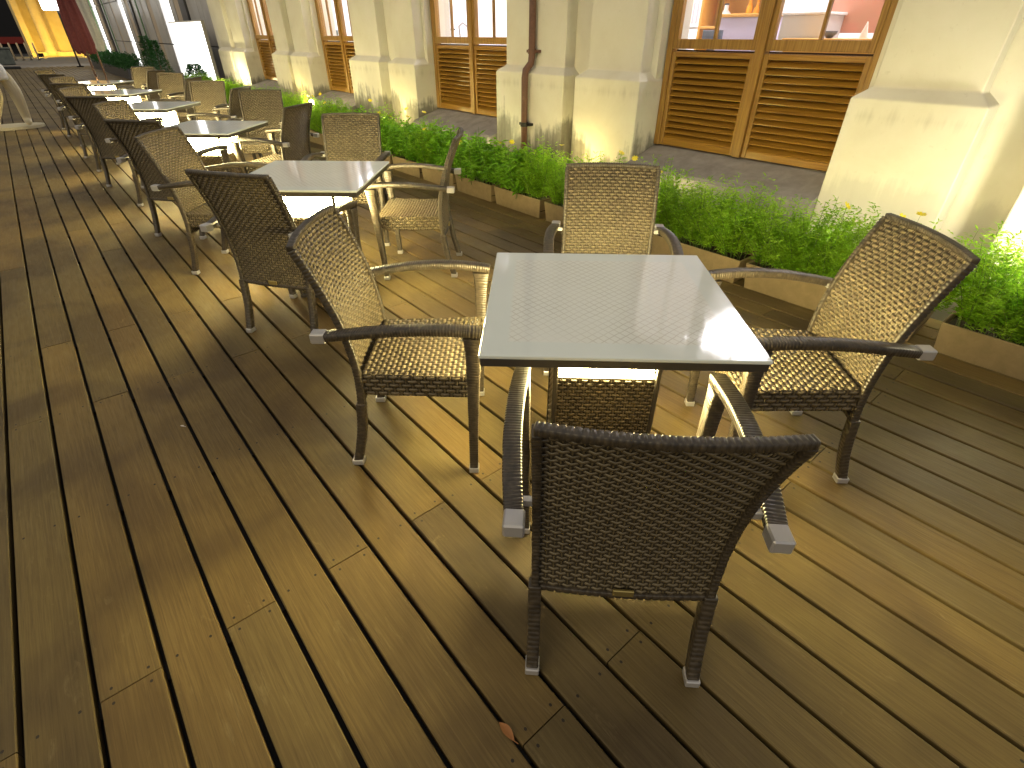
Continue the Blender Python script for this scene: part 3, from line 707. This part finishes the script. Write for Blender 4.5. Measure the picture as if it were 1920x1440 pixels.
for k, (x, y, z, pw, lc) in enumerate(spots_):
    t = thing('garden_lamp', 'small glowing garden lamp ' + slab[k], 'garden lamp', (x, y, 0.001), 0, 'garden lamps behind the planters')
    m = MB(); m.tube([(0, 0, 0), (0, 0, z - 0.045)], 0.008, 8); m.lathe([(0.05, 0), (0.05, 0.01)], 16); m.build('stake', M['black'], t)
    m = MB(); m.lathe([(0.02, z - 0.05), (0.036, z - 0.045), (0.036, z - 0.03)], 14); m.build('collar', M['black'], t)
    m = MB(); m.lathe([(0.034, z - 0.029), (0.038, z), (0.03, z + 0.03), (0.012, z + 0.042)], 16); m.build('globe', glow, t, True)
    L = bpy.data.lights.new('beam', 'POINT'); L.energy = pw; L.color = lc; L.shadow_soft_size = 0.045
    link('beam', L, t, (0, 0, z + 0.12)); L.shadow_soft_size = 0.06

# ------------------------------------------------------------------ inside the cafe, seen through the nearest windows
def pix_box(name, label, cat, x0, y0, x1, y1, X, depth, m, zmin=None, b=0.004):
    """box standing at distance X whose near face covers the photo rectangle"""
    a, c = on_x(x0, (y0 + y1) / 2, X), on_x(x1, (y0 + y1) / 2, X)
    zt, zb = on_x((x0 + x1) / 2, y0, X).z, on_x((x0 + x1) / 2, y1, X).z
    ya, yb = min(a.y, c.y), max(a.y, c.y)
    if zmin is not None: zb = zmin
    mb = MB(); mb.box(-depth / 2, depth / 2, -(yb - ya) / 2, (yb - ya) / 2, 0, zt - zb, 0, b)
    t = thing(name, label, cat, (X + depth / 2, (ya + yb) / 2, zb)); mb.build('body', m, t); return t, (yb - ya), zt - zb
lil = mat('lilac_laminate', (0.52, 0.46, 0.60), 0.5); amberwood = mat('amber_wood', (0.62, 0.32, 0.06), 0.4)
orange = mat('orange_glass', (0.85, 0.35, 0.02), 0.15); dk = mat('screen_grey', (0.09, 0.10, 0.13), 0.3); cream = mat('cream_card', (0.8, 0.78, 0.72), 0.6)
t, w, h = pix_box('serving_counter', 'lilac serving counter behind the left panes of the nearest window', 'counter', 1345, 32, 1452, 95, 6.1, 0.5, lil, 0.55)
m = MB(); m.box(-0.28, 0.28, -w / 2 - 0.03, w / 2 + 0.03, h, h + 0.03, 0, 0.004); m.build('counter_top', amberwood, t)
ctop = 0.55 + h + 0.031
t = thing('display_shelf', 'amber lit wooden display shelf with bottles above the lilac counter', 'shelf', (6.7, on_x(1390, 10, 6.7).y, 0.55))
sy = 0.85
for nm, bx in (('side_panel', (-0.15, 0.15, -sy / 2, -sy / 2 + 0.03, 0, 1.9)), ('side_panel', (-0.15, 0.15, sy / 2 - 0.03, sy / 2, 0, 1.9)), ('back_panel', (0.13, 0.15, -sy / 2 + 0.03, sy / 2 - 0.03, 0, 1.9)), ('shelf_board', (-0.15, 0.13, -sy / 2 + 0.03, sy / 2 - 0.03, 0.94, 0.965)), ('shelf_board', (-0.15, 0.13, -sy / 2 + 0.03, sy / 2 - 0.03, 1.4, 1.425))):
    m = MB(); m.box(*bx, 0, 0.003); m.build(nm, amberwood, t)
for q, (dy, mm, hh, lab) in enumerate(((-0.12, orange, 0.28, 'tall orange bottle on the amber display shelf'), (-0.21, orange, 0.24, 'shorter orange bottle beside the tall one on the amber shelf'), (0.17, cream, 0.2, 'pale squat jar at the left of the amber shelf'), (-0.3, dk, 0.22, 'dark bottle at the right end of the amber shelf'))):
    b_ = MB(); r = 0.036 if mm is not cream else 0.06
    b_.lathe([(r, 0), (r, hh * 0.6), (r * 0.4, hh * 0.78), (r * 0.4, hh)], 14)
    o = thing('bottle' if mm is not cream else 'jar', lab, 'bottle' if mm is not cream else 'jar', (6.68, on_x(1390, 10, 6.7).y + dy, 0.55 + 0.966)); b_.build('glass_body', mm, o, True)
    b_ = MB(); b_.lathe([(r * 0.45, hh), (r * 0.45, hh + 0.015)], 12); b_.build('cap', dk, o)
t, w, h = pix_box('monitor', 'dark grey monitor on the near left end of the lilac counter', 'monitor', 1318, 46, 1353, 71, 5.75, 0.04, dk, None)
t.location.z = 1.36; m = MB(); m.box(-0.08, 0.08, -0.08, 0.08, -0.81, -0.80); m.box(-0.02, 0.02, -0.03, 0.03, -0.80, 0.0); m.build('stand', dk, t)
t = thing('wall_poster', 'pale sketch poster on the white wall inside the nearest window', 'poster', (7.985, on_x(1297, 15, 7.98).y, 1.52))
m = MB(); m.box(-0.012, 0.0, -0.32, 0.32, 0, 0.42); m.build('sheet', cream, t)
for q in range(9):
    m = MB(); y = -0.26 + q * 0.065; hh = random.uniform(0.1, 0.28); m.box(-0.0145, -0.012, y, y + 0.03, 0.04, 0.04 + hh); m.build('ink_mark', mat('ink', (0.45, 0.42, 0.45), 0.8) if q == 0 else bpy.data.materials['ink'], t)
t, w, h = pix_box('white_cabinet', 'white cabinet behind the right panes of the nearest window', 'cabinet', 1462, 28, 1540, 80, 5.5, 0.4, mat('grey_panel', (0.62, 0.60, 0.60), 0.5), 0.55)
m = MB(); m.box(-0.22, 0.22, -w / 2 - 0.02, w / 2 + 0.02, h, h + 0.02, 0, 0.003); m.build('cabinet_top', M['room_white'], t)
rust = noisy('rust_canvas', (0.50, 0.30, 0.20), (0.62, 0.24, 0.17), 3.0, 0.8, 0.1)
t, w, h = pix_box('hanging_canvas', 'rust red and pink hanging canvas at the right of the nearest window', 'canvas', 1558, -60, 1720, 62, 5.9, 0.03, rust, None)
m = MB(); m.tube([(0, -w / 2 - 0.04, h + 0.01), (0, w / 2 + 0.04, h + 0.01)], 0.014, 8); m.build('hanging_rod', amberwood, t)
for sy_ in (-0.4, 0.4):
    m = MB(); m.tube([(0, sy_ * w, h + 0.01), (0, sy_ * w, 3.3 - t.location.z)], 0.003, 5); m.build('cord', dk, t)
t = thing('side_board', 'wooden side board below the rust red canvas', 'sideboard', (5.35, 1.95, 0.55))
m = MB(); m.box(-0.2, 0.2, -0.55, 0.55, 0, 0.84, 0, 0.005); m.build('body', amberwood, t)
m = MB(); m.box(-0.22, 0.22, -0.57, 0.57, 0.841, 0.862, 0, 0.004); m.build('board_top', amberwood, t)
o = thing('folded_napkin', 'white folded napkin standing on the wooden side board', 'napkin', (5.25, 1.93, 0.55 + 0.863))
m = MB(); m.lathe([(0.035, 0), (0.02, 0.05), (0.004, 0.11)], 9); m.build('cloth', M['room_white'], o)
o = thing('glass_bowl', 'small dark bowl on the wooden side board left of the napkin', 'bowl', (5.28, 2.2, 0.55 + 0.863))
m = MB(); m.lathe([(0.02, 0), (0.05, 0.03), (0.055, 0.05)], 14); m.build('bowl_body', dk, o, True)
# second window: pale cabinet, stool silhouette, hanging lamp
t = thing('bar_stool', 'pale round backed stool behind the second window', 'stool', (5.4, on_x(872, 50, 5.4).y, 0.55))
m = MB(); m.lathe([(0.14, 0.74), (0.15, 0.77), (0.14, 0.79)], 18); m.build('seat', cream, t, True)
m = MB(); m.tube([(0, -0.13, 0.79), (-0.04, -0.1, 0.98), (-0.04, 0, 1.02), (-0.04, 0.1, 0.98), (0, 0.13, 0.79)], 0.012, 8); m.build('backrest', mat('grey_cane', (0.4, 0.38, 0.37), 0.6), t, True)
for k in range(4):
    a = math.pi / 4 + k * math.pi / 2; m = MB(); m.tube([(0.1 * math.cos(a), 0.1 * math.sin(a), 0.74), (0.17 * math.cos(a), 0.17 * math.sin(a), 0.0)], 0.012, 6); m.build('leg', dk, t)
t = thing('desk_lamp_stand', 'thin dark bracket stand behind the left pane of the second window', 'stand', (5.1, on_x(843, 50, 5.1).y, 0.55))
m = MB(); m.tube([(0, 0, 0), (0, 0, 1.7)], 0.012, 6); m.lathe([(0.12, 0), (0.12, 0.015)], 16); m.build('pole', dk, t)
m = MB(); m.box(-0.015, 0.015, -0.12, 0.12, 0.93, 0.95); m.build('bracket', dk, t)
t = thing('grey_partition', 'low grey partition behind the third window', 'partition', (5.6, on_x(622, 60, 5.6).y, 0.55))
m = MB(); m.box(-0.03, 0.03, -0.35, 0.35, 0, 0.95, 0, 0.004); m.build('panel', mat('grey_felt', (0.3, 0.34, 0.33), 0.8), t)
for sy_ in (-0.3, 0.3):
    m = MB(); m.box(-0.12, 0.12, sy_ - 0.02, sy_ + 0.02, 0, 0.02); m.build('foot', dk, t)

# ------------------------------------------------------------------ beyond the cafe: glowing sign, grey building, parasols
t = thing('light_box_sign', 'large blank white light box sign glowing on the wall beyond the piers', 'sign', (4.3, 18.9, 0.0))
m = MB(); m.box(-0.12, -0.04, -1.85, 1.85, 0.28, 1.72, 0, 0.01); m.build('frame', mat('sign_frame', (0.4, 0.37, 0.32), 0.5), t)
m = MB(); m.box(-0.135, -0.121, -1.8, 1.8, 0.32, 1.68); m.build('lit_face', mat('sign_glow', (1, 1, 1), 0.5, emit=(1, 1, 0.94), estr=5.0), t)
for sy_ in (-1.4, 1.4):
    m = MB(); m.box(-0.11, -0.05, sy_ - 0.05, sy_ + 0.05, -0.05, 0.28); m.build('foot_post', M['black'], t)
gb = thing('grey_panel_building', 'grey metal panelled building beyond the cafe with white lit window strips', 'building', (5.2, 30, 0))
gm = noisy('grey_metal_panel', (0.42, 0.42, 0.43), (0.52, 0.51, 0.52), 2.5, 0.4, 0.08, 0.5, 0.2); tan = noisy('tan_panel', (0.42, 0.34, 0.26), (0.5, 0.42, 0.33), 3, 0.5, 0.1)
m = MB(); m.box(-0.28, 6, -13.7, 16, -0.4, 6.5); m.build('wall', mat('grey_backing', (0.09, 0.09, 0.09), 0.6), gb)
gw = mat('white_lit_window', (1, 1, 1), 0.4, emit=(1, 0.99, 0.95), estr=4.0); green = mat('green_mullion', (0.06, 0.16, 0.05), 0.5); charcoal = mat('charcoal', (0.05, 0.05, 0.055), 0.4)
seq = []
y = -13.6; k = 0
while y < 15.6:
    w = (0.9, 0.55, 1.3, 0.4, 1.1, 0.7)[k % 6]
    kind = ('g', 't', 'g', 'g', 'g', 'c', 't', 'g', 'w', 'g')[k % 10]
    seq.append((y, min(y + w, 15.9), kind)); y += w + 0.03; k += 1
for (a, b, kd) in seq:
    mm = {'g': gm, 't': tan, 'w': gw, 'c': charcoal}[kd]; x = {'g': -0.36, 't': -0.34, 'w': -0.31, 'c': -0.42}[kd]
    for (z0, z1) in ((-0.35, 1.1), (1.13, 2.6), (2.63, 5.9)):
        m = MB(); m.box(x, -0.281, a, b, z0, z1, 0, 0.006); m.build('lit_pane' if kd == 'w' else 'cladding_panel', mm, gb)
for yy_ in (-2.0, 6.5, 11.0):
    m = MB(); m.box(-0.46, -0.43, yy_, yy_ + 0.16, -0.3, 5.9); m.build('green_fin', green, gb)
def parasol(name, label, x, y, cm, zb, zt, r):
    t = thing(name, label, 'parasol', (x, y, 0.001))
    m = MB(); m.lathe([(0.26, 0), (0.26, 0.05), (0.05, 0.07), (0.04, 0.25)], 24); m.build('base', M['black'], t)
    m = MB(); m.tube([(0, 0, 0.05), (0, 0, zt + 0.12)], 0.019, 10); m.build('pole', mat(name + '_pole', (0.10, 0.05, 0.03), 0.5), t)
    m = MB(); n = 48; prof_ = [(zb, 0.85), (zb + 0.12, 1.0), (zb + 0.5, 0.92), (zb + 0.9, 0.7), (zt - 0.15, 0.35), (zt, 0.14)]
    vs = []
    for (z, f) in prof_:
        for j in range(n):
            a = 2 * math.pi * j / n; rr = r * f * (1 + 0.22 * math.cos(8 * a + z) + 0.07 * math.sin(3 * a))
            vs.append((rr * math.cos(a), rr * math.sin(a), z + (0.03 * math.cos(8 * a) if z == zb else 0)))
    fs = [(k * n + j, k * n + (j + 1) % n, (k + 1) * n + (j + 1) % n, (k + 1) * n + j) for k in range(len(prof_) - 1) for j in range(n)] + [tuple(range((len(prof_) - 1) * n, len(prof_) * n))]
    m.add(vs, fs); m.build('canopy', cm, t, True)
    m = MB(); m.lathe([(0.03, zt + 0.1), (0.035, zt + 0.14), (0.005, zt + 0.19)], 12); m.build('finial', M['black'], t)
parasol('parasol', 'closed maroon parasol beside the farthest table', 1.215, 13.2, noisy('maroon_canvas', (0.10, 0.022, 0.025), (0.14, 0.035, 0.036), 30, 0.85, 0.2), 1.16, 2.75, 0.145)
parasol('parasol', 'closed grey parasol behind the maroon one', 1.56, 15.1, noisy('grey_canvas', (0.33, 0.33, 0.33), (0.4, 0.4, 0.4), 30, 0.85, 0.2), 1.16, 2.7, 0.17)
t = thing('lantern_post', 'white drum lantern on a thin dark post at the end of the deck', 'lamp', (3.0, 38.0, 0))
m = MB(); m.tube([(0, 0, 0), (0, 0, 2.36)], 0.045, 8); m.lathe([(0.16, 0), (0.16, 0.05)], 16); m.build('post', M['black'], t)
m = MB(); m.lathe([(0.33, 2.36), (0.36, 2.4), (0.36, 3.05), (0.3, 3.1)], 24, (-0.22, 0, 0)); m.build('lamp_shade', mat('lantern_glow', (1, 1, 1), 0.5, emit=(1, 0.97, 0.9), estr=9.0), t, True)
m = MB(); m.lathe([(0.37, 3.1), (0.05, 3.25)], 24, (-0.22, 0, 0)); m.build('cap', M['black'], t)
# hedge trough, bench, pots near the end of the row
def leaf_box(n, sx, sy, sz, seed, L, w):
    rd = random.Random(seed); vs = []; fs = []
    for i in range(n):
        p = Vector((rd.uniform(-sx, sx), rd.uniform(-sy, sy), rd.uniform(0, sz))); f = rd.random()
        p.z += 0.12 * sz * math.sin(p.y * 5 + seed) + 0.08 * sz * math.sin(p.y * 13)
        d = Vector((rd.uniform(-1, 1), rd.uniform(-1, 1), rd.uniform(-0.3, 1))); leaf(vs, fs, p, d, L * rd.uniform(.7, 1.3), w * rd.uniform(.7, 1.3), Vector((rd.uniform(-1, 1), rd.uniform(-1, 1), 1)))
    mb = MB(); mb.add(vs, fs); return mb
t = thing('hedge_trough', 'long low green hedge in a dark trough before the grey building', 'hedge', (3.7, 31.5, 0.001))
m = MB(); m.box(-0.3, 0.3, -5.6, 5.6, 0, 0.34, 0, 0.01); m.build('trough_body', charcoal, t)
leaf_box(9000, 0.34, 5.6, 0.42, 5, 0.07, 0.022).build('foliage', M['hedge'], t, loc=(0, 0, 0.3))
t = thing('bench', 'black slatted bench in front of the grey building', 'bench', (3.75, 24.6, 0.001))
for k in range(3):
    m = MB(); m.box(-0.22 + 0.15 * k, -0.09 + 0.15 * k, -0.8, 0.8, 0.42, 0.45, 0, 0.004); m.build('seat_slat', M['black'], t)
for k in range(3):
    m = MB(); m.box(0.22, 0.25, -0.8, 0.8, 0.52 + 0.13 * k, 0.62 + 0.13 * k, 0, 0.004); m.build('back_slat', M['black'] if k != 1 else M['chrome'], t)
for sy_ in (-0.65, 0.65):
    for sx_ in (-0.18, 0.22):
        m = MB(); m.box(sx_ - 0.02, sx_ + 0.02, sy_ - 0.02, sy_ + 0.02, 0, 0.42 if sx_ < 0 else 0.9); m.build('leg', M['black'], t)
def potted(label, x, y, h, r, n, seed):
    t = thing('potted_shrub', label, 'shrub', (x, y, 0.001))
    m = MB(); m.lathe([(0.16, 0), (0.22, 0.38), (0.2, 0.38), (0.19, 0.34)], 20); m.build('pot', charcoal, t, True)
    m = MB(); m.tube([(0, 0, 0.3), (0.02, 0.01, h * 0.9)], [0.02, 0.008], 6); m.build('trunk', M['pipe'], t)
    rd = random.Random(seed); vs = []; fs = []
    for i in range(n):
        a = rd.uniform(0, 6.28); q = rd.random(); rr = r * (1 - 0.7 * q) * math.sqrt(rd.random()); p = Vector((rr * math.cos(a), rr * math.sin(a), 0.4 + (h - 0.4) * q))
        leaf(vs, fs, p, Vector((math.cos(a), math.sin(a), rd.uniform(-.3, .8))), rd.uniform(.04, .09), rd.uniform(.01, .02), Vector((rd.uniform(-1, 1), 0, 1)))
    m = MB(); m.add(vs, fs); m.build('crown', M['hedge'], t)
potted('dark cone shaped potted shrub left of the light box sign', 3.72, 21.4, 1.25, 0.33, 2200, 3)
potted('shorter dark potted shrub just beyond the cone shaped one', 3.72, 22.6, 1.35, 0.33, 2000, 4)
potted('rounded potted shrub at the near end of the light box sign', 3.75, 17.2, 0.78, 0.36, 1800, 5)

# ------------------------------------------------------------------ across the road: amber lit colonnade
ab = thing('amber_colonnade', 'amber lit old stone building with columns across the road', 'building', (4.5, 61, -0.1))
st_ = noisy('ochre_stone', (0.50, 0.40, 0.20), (0.62, 0.50, 0.27), 1.3, 0.85, 0.4)
m = MB(); m.box(-2.4, 14, 0.0, 6, 0, 9); m.build('wall', st_, ab)
for k, x in enumerate((-1.2, 2.2, 5.6)):
    m = MB(); m.lathe([(0.45, 0), (0.45, 0.3), (0.36, 0.42), (0.33, 4.5), (0.42, 4.7)], 20, (x, -0.62, 0)); m.build('column', st_, ab, True)
m = MB(); m.box(-2.46, -2.08, -0.72, -0.002, 0, 9); m.build('corner_pilaster', st_, ab)
m = MB(); m.box(-2.5, 14, -0.9, -0.73, 0, 0.32, 0, 0.02); m.build('plinth', st_, ab)
m = MB(); m.box(-2.5, 14, -1.1, -0.003, 4.72, 5.4, 0, 0.02); m.build('cornice', st_, ab)
for k, (x, lab) in enumerate(((2.4, 'amber floodlight at the left foot of the colonnade'), (5.2, 'amber floodlight further right along the colonnade'))):
    t = thing('floodlight', lab, 'floodlight', (x, 57.2, -0.099), 0, 'floodlights before the colonnade')
    m = MB(); m.box(-0.16, 0.16, -0.08, 0.08, 0.08, 0.3, 0, 0.01); m.build('housing', M['black'], t)
    m = MB(); m.box(-0.13, 0.13, 0.081, 0.085, 0.11, 0.27); m.build('lens', mat('sodium_lens', (1, .7, .2), .4, emit=(1.0, 0.6, 0.1), estr=25), t)
    m = MB(); m.box(-0.02, 0.02, -0.02, 0.02, 0, 0.08); m.build('bracket', M['black'], t)
    L = bpy.data.lights.new('beam', 'SPOT'); L.energy = 650; L.color = (1.0, 0.62, 0.08); L.spot_size = R(150); L.spot_blend = 0.7; L.shadow_soft_size = 0.1
    lo = link('beam', L, t, (0, 0.12, 0.25)); lo.rotation_euler = Vector((0, 1, 0.25)).to_track_quat('-Z', 'Y').to_euler()
db = thing('dark_block', 'unlit dark building far across the road at the left', 'building', (-24, 84, -0.4))
m = MB(); m.box(-60, 30, 0, 10, 0, 26); m.build('wall', mat('night_wall', (0.018, 0.017, 0.018), 0.9), db)
m = MB(); m.box(-20, 28, -0.3, -0.001, 0.9, 1.5); m.build('red_glow_strip', mat('red_glow_strip', (0.12, 0.015, 0.01), 0.5, emit=(1, 0.06, 0.02), estr=0.04), db)  # glowing strip added in place of red car lights
for k in range(6):
    m = MB(); m.box(8 + k * 3, 9.2 + k * 3, -0.1, -0.002, 3.5, 5.0); m.build('window', mat('night_glass', (0.01, 0.01, 0.012), 0.1) if k == 0 else bpy.data.materials['night_glass'], db)
for k in range(5):
    t = tag(thing('bollard', '%s pale bollard from the left on the far kerb' % names[k], 'bollard', (0.35 + 0.42 * k, 53.0 + 0.3 * (k % 2), -0.099)), group='bollards on the far kerb')
    m = MB(); m.lathe([(0.05, 0), (0.05, 0.95), (0.03, 1.0)], 12); m.build('post', mat('bollard_paint', (0.7, 0.55, 0.35), 0.5) if k == 0 else bpy.data.materials['bollard_paint'], t, True)
    m = MB(); m.lathe([(0.09, 0), (0.09, 0.03)], 12); m.build('base', M['black'], t)
m = MB(); m.box(-3.0, 0.6, 37.62, 38.4, -0.01, 0.10, 0, 0.01); tag(m.build('step', mat('dark_step', (0.02, 0.02, 0.02), 0.7)), kind='structure')
t = thing('stone_planter', 'mossy grey stone block at the left beyond the deck', 'planter', (-0.2, 43.5, -0.009))
m = MB(); m.box(-0.95, 0.75, -0.5, 0.5, 0, 0.72, 0, 0.04); m.build('block', noisy('mossy_stone', (0.07, 0.08, 0.07), (0.14, 0.15, 0.13), 4, 0.9, 0.5), t)
m = MB(); m.box(-1.0, 0.8, -0.55, 0.55, 0.721, 0.8, 0, 0.02); m.build('coping', bpy.data.materials['mossy_stone'], t)

# ------------------------------------------------------------------ pale statue at the left edge
t = thing('statue', 'pale cream statue with bent knee and white shorts standing on a thin slab', 'statue', (-0.28, 13.9, 0.001))
m = MB()
ell = [(0.47 * math.cos(a), 0.33 * math.sin(a)) for a in [k * math.pi / 14 for k in range(28)]]
m.prism(ell, 'z', 0.0, 0.045); m.build('slab', mat('slab_cream', (0.62, 0.56, 0.38), 0.6), t)
J = {'pel': (-0.05, 0, 0.92), 'hipR': (0.20, 0, 0.86), 'knR': (0.265, -0.02, 0.56), 'anR': (0.25, 0.0, 0.11), 'toR': (0.25, -0.15, 0.085),
     'hipL': (-0.14, -0.02, 0.86), 'knL': (-0.02, -0.30, 0.60), 'anL': (-0.20, -0.08, 0.14), 'toL': (-0.19, -0.22, 0.075),
     'ch': (-0.08, 0, 1.22), 'nk': (-0.08, 0.0, 1.45), 'hd': (-0.08, -0.02, 1.6), 'hd2': (-0.08, -0.03, 1.72),
     'shR': (0.09, 0, 1.38), 'elR': (0.18, -0.02, 1.12), 'haR': (0.14, -0.14, 0.93), 'shL': (-0.25, 0, 1.38), 'elL': (-0.34, -0.02, 1.12), 'haL': (-0.30, -0.14, 0.93)}
ks = list(J); E_ = [('pel', 'hipR'), ('hipR', 'knR'), ('knR', 'anR'), ('anR', 'toR'), ('pel', 'hipL'), ('hipL', 'knL'), ('knL', 'anL'), ('anL', 'toL'), ('pel', 'ch'), ('ch', 'nk'), ('nk', 'hd'), ('hd', 'hd2'), ('ch', 'shR'), ('shR', 'elR'), ('elR', 'haR'), ('ch', 'shL'), ('shL', 'elL'), ('elL', 'haL')]
rad = {'pel': .13, 'hipR': .125, 'knR': .105, 'anR': .07, 'toR': .045, 'hipL': .13, 'knL': .15, 'anL': .07, 'toL': .035, 'ch': .14, 'nk': .055, 'hd': .085, 'hd2': .07, 'shR': .06, 'elR': .042, 'haR': .032, 'shL': .06, 'elL': .042, 'haL': .032}
me_ = bpy.data.meshes.new('figure'); me_.from_pydata([J[k] for k in ks], [(ks.index(a), ks.index(b)) for a, b in E_], []); me_.materials.append(mat('cream_statue', (0.66, 0.58, 0.38), 0.45))
fo = link('figure', me_, t, (0, 0, -0.0))
sk = fo.modifiers.new('skin', 'SKIN')
for i, k in enumerate(ks):
    sv = me_.skin_vertices[0].data[i] if me_.skin_vertices else None
    if sv: sv.radius = (rad[k], rad[k]); sv.use_root = (k == 'pel')
sb = fo.modifiers.new('sub', 'SUBSURF'); sb.levels = 2; sb.render_levels = 2
m = MB(); m.lathe([(0.25, 0.76), (0.27, 0.80), (0.24, 0.98), (0.19, 1.04)], 24, (0.02, 0, 0)); m.build('shorts', mat('white_paint', (0.8, 0.79, 0.76), 0.5), t, True)

# ------------------------------------------------------------------ litter on the boards
def dead_leaf(label, x, y, z, rz, L, c, tilt=0.25):
    t = thing('fallen_leaf', label, 'leaf', (x, y, z), rz); m = MB(); n = 6; vs = []; fs = []
    for k in range(n + 1):
        q = k / n; w = L * 0.2 * math.sin(math.pi * min(q * 0.94 + 0.06, 1)); zz = 0.006 + tilt * L * 0.5 * math.sin(q * 2.6)
        vs += [(-w, (q - 0.5) * L, zz + w * 0.5), (0, (q - 0.5) * L, zz), (w, (q - 0.5) * L, zz + w * 0.4)]
    for k in range(n): fs += [(k * 3, k * 3 + 1, k * 3 + 4, k * 3 + 3), (k * 3 + 1, k * 3 + 2, k * 3 + 5, k * 3 + 4)]
    m.add(vs, fs); m.build('blade', c, t, True)
    m = MB(); m.tube([(0, -L * 0.5, 0.006), (0.004, -L * 0.72, 0.004)], 0.0012, 5); m.build('stalk', c, t)
lc1 = mat('dry_leaf', (0.30, 0.12, 0.03), 0.6); lc2 = mat('pale_scrap', (0.55, 0.50, 0.42), 0.7)
dead_leaf('curled brown leaf caught in the gap below the near chair', 0.353, 0.44, -0.004, 0.05, 0.055, lc1)
dead_leaf('small pale leaf on the open deck left of the left chair', 0.02, 2.3, 0.0, 0.6, 0.022, lc2, 0.1)
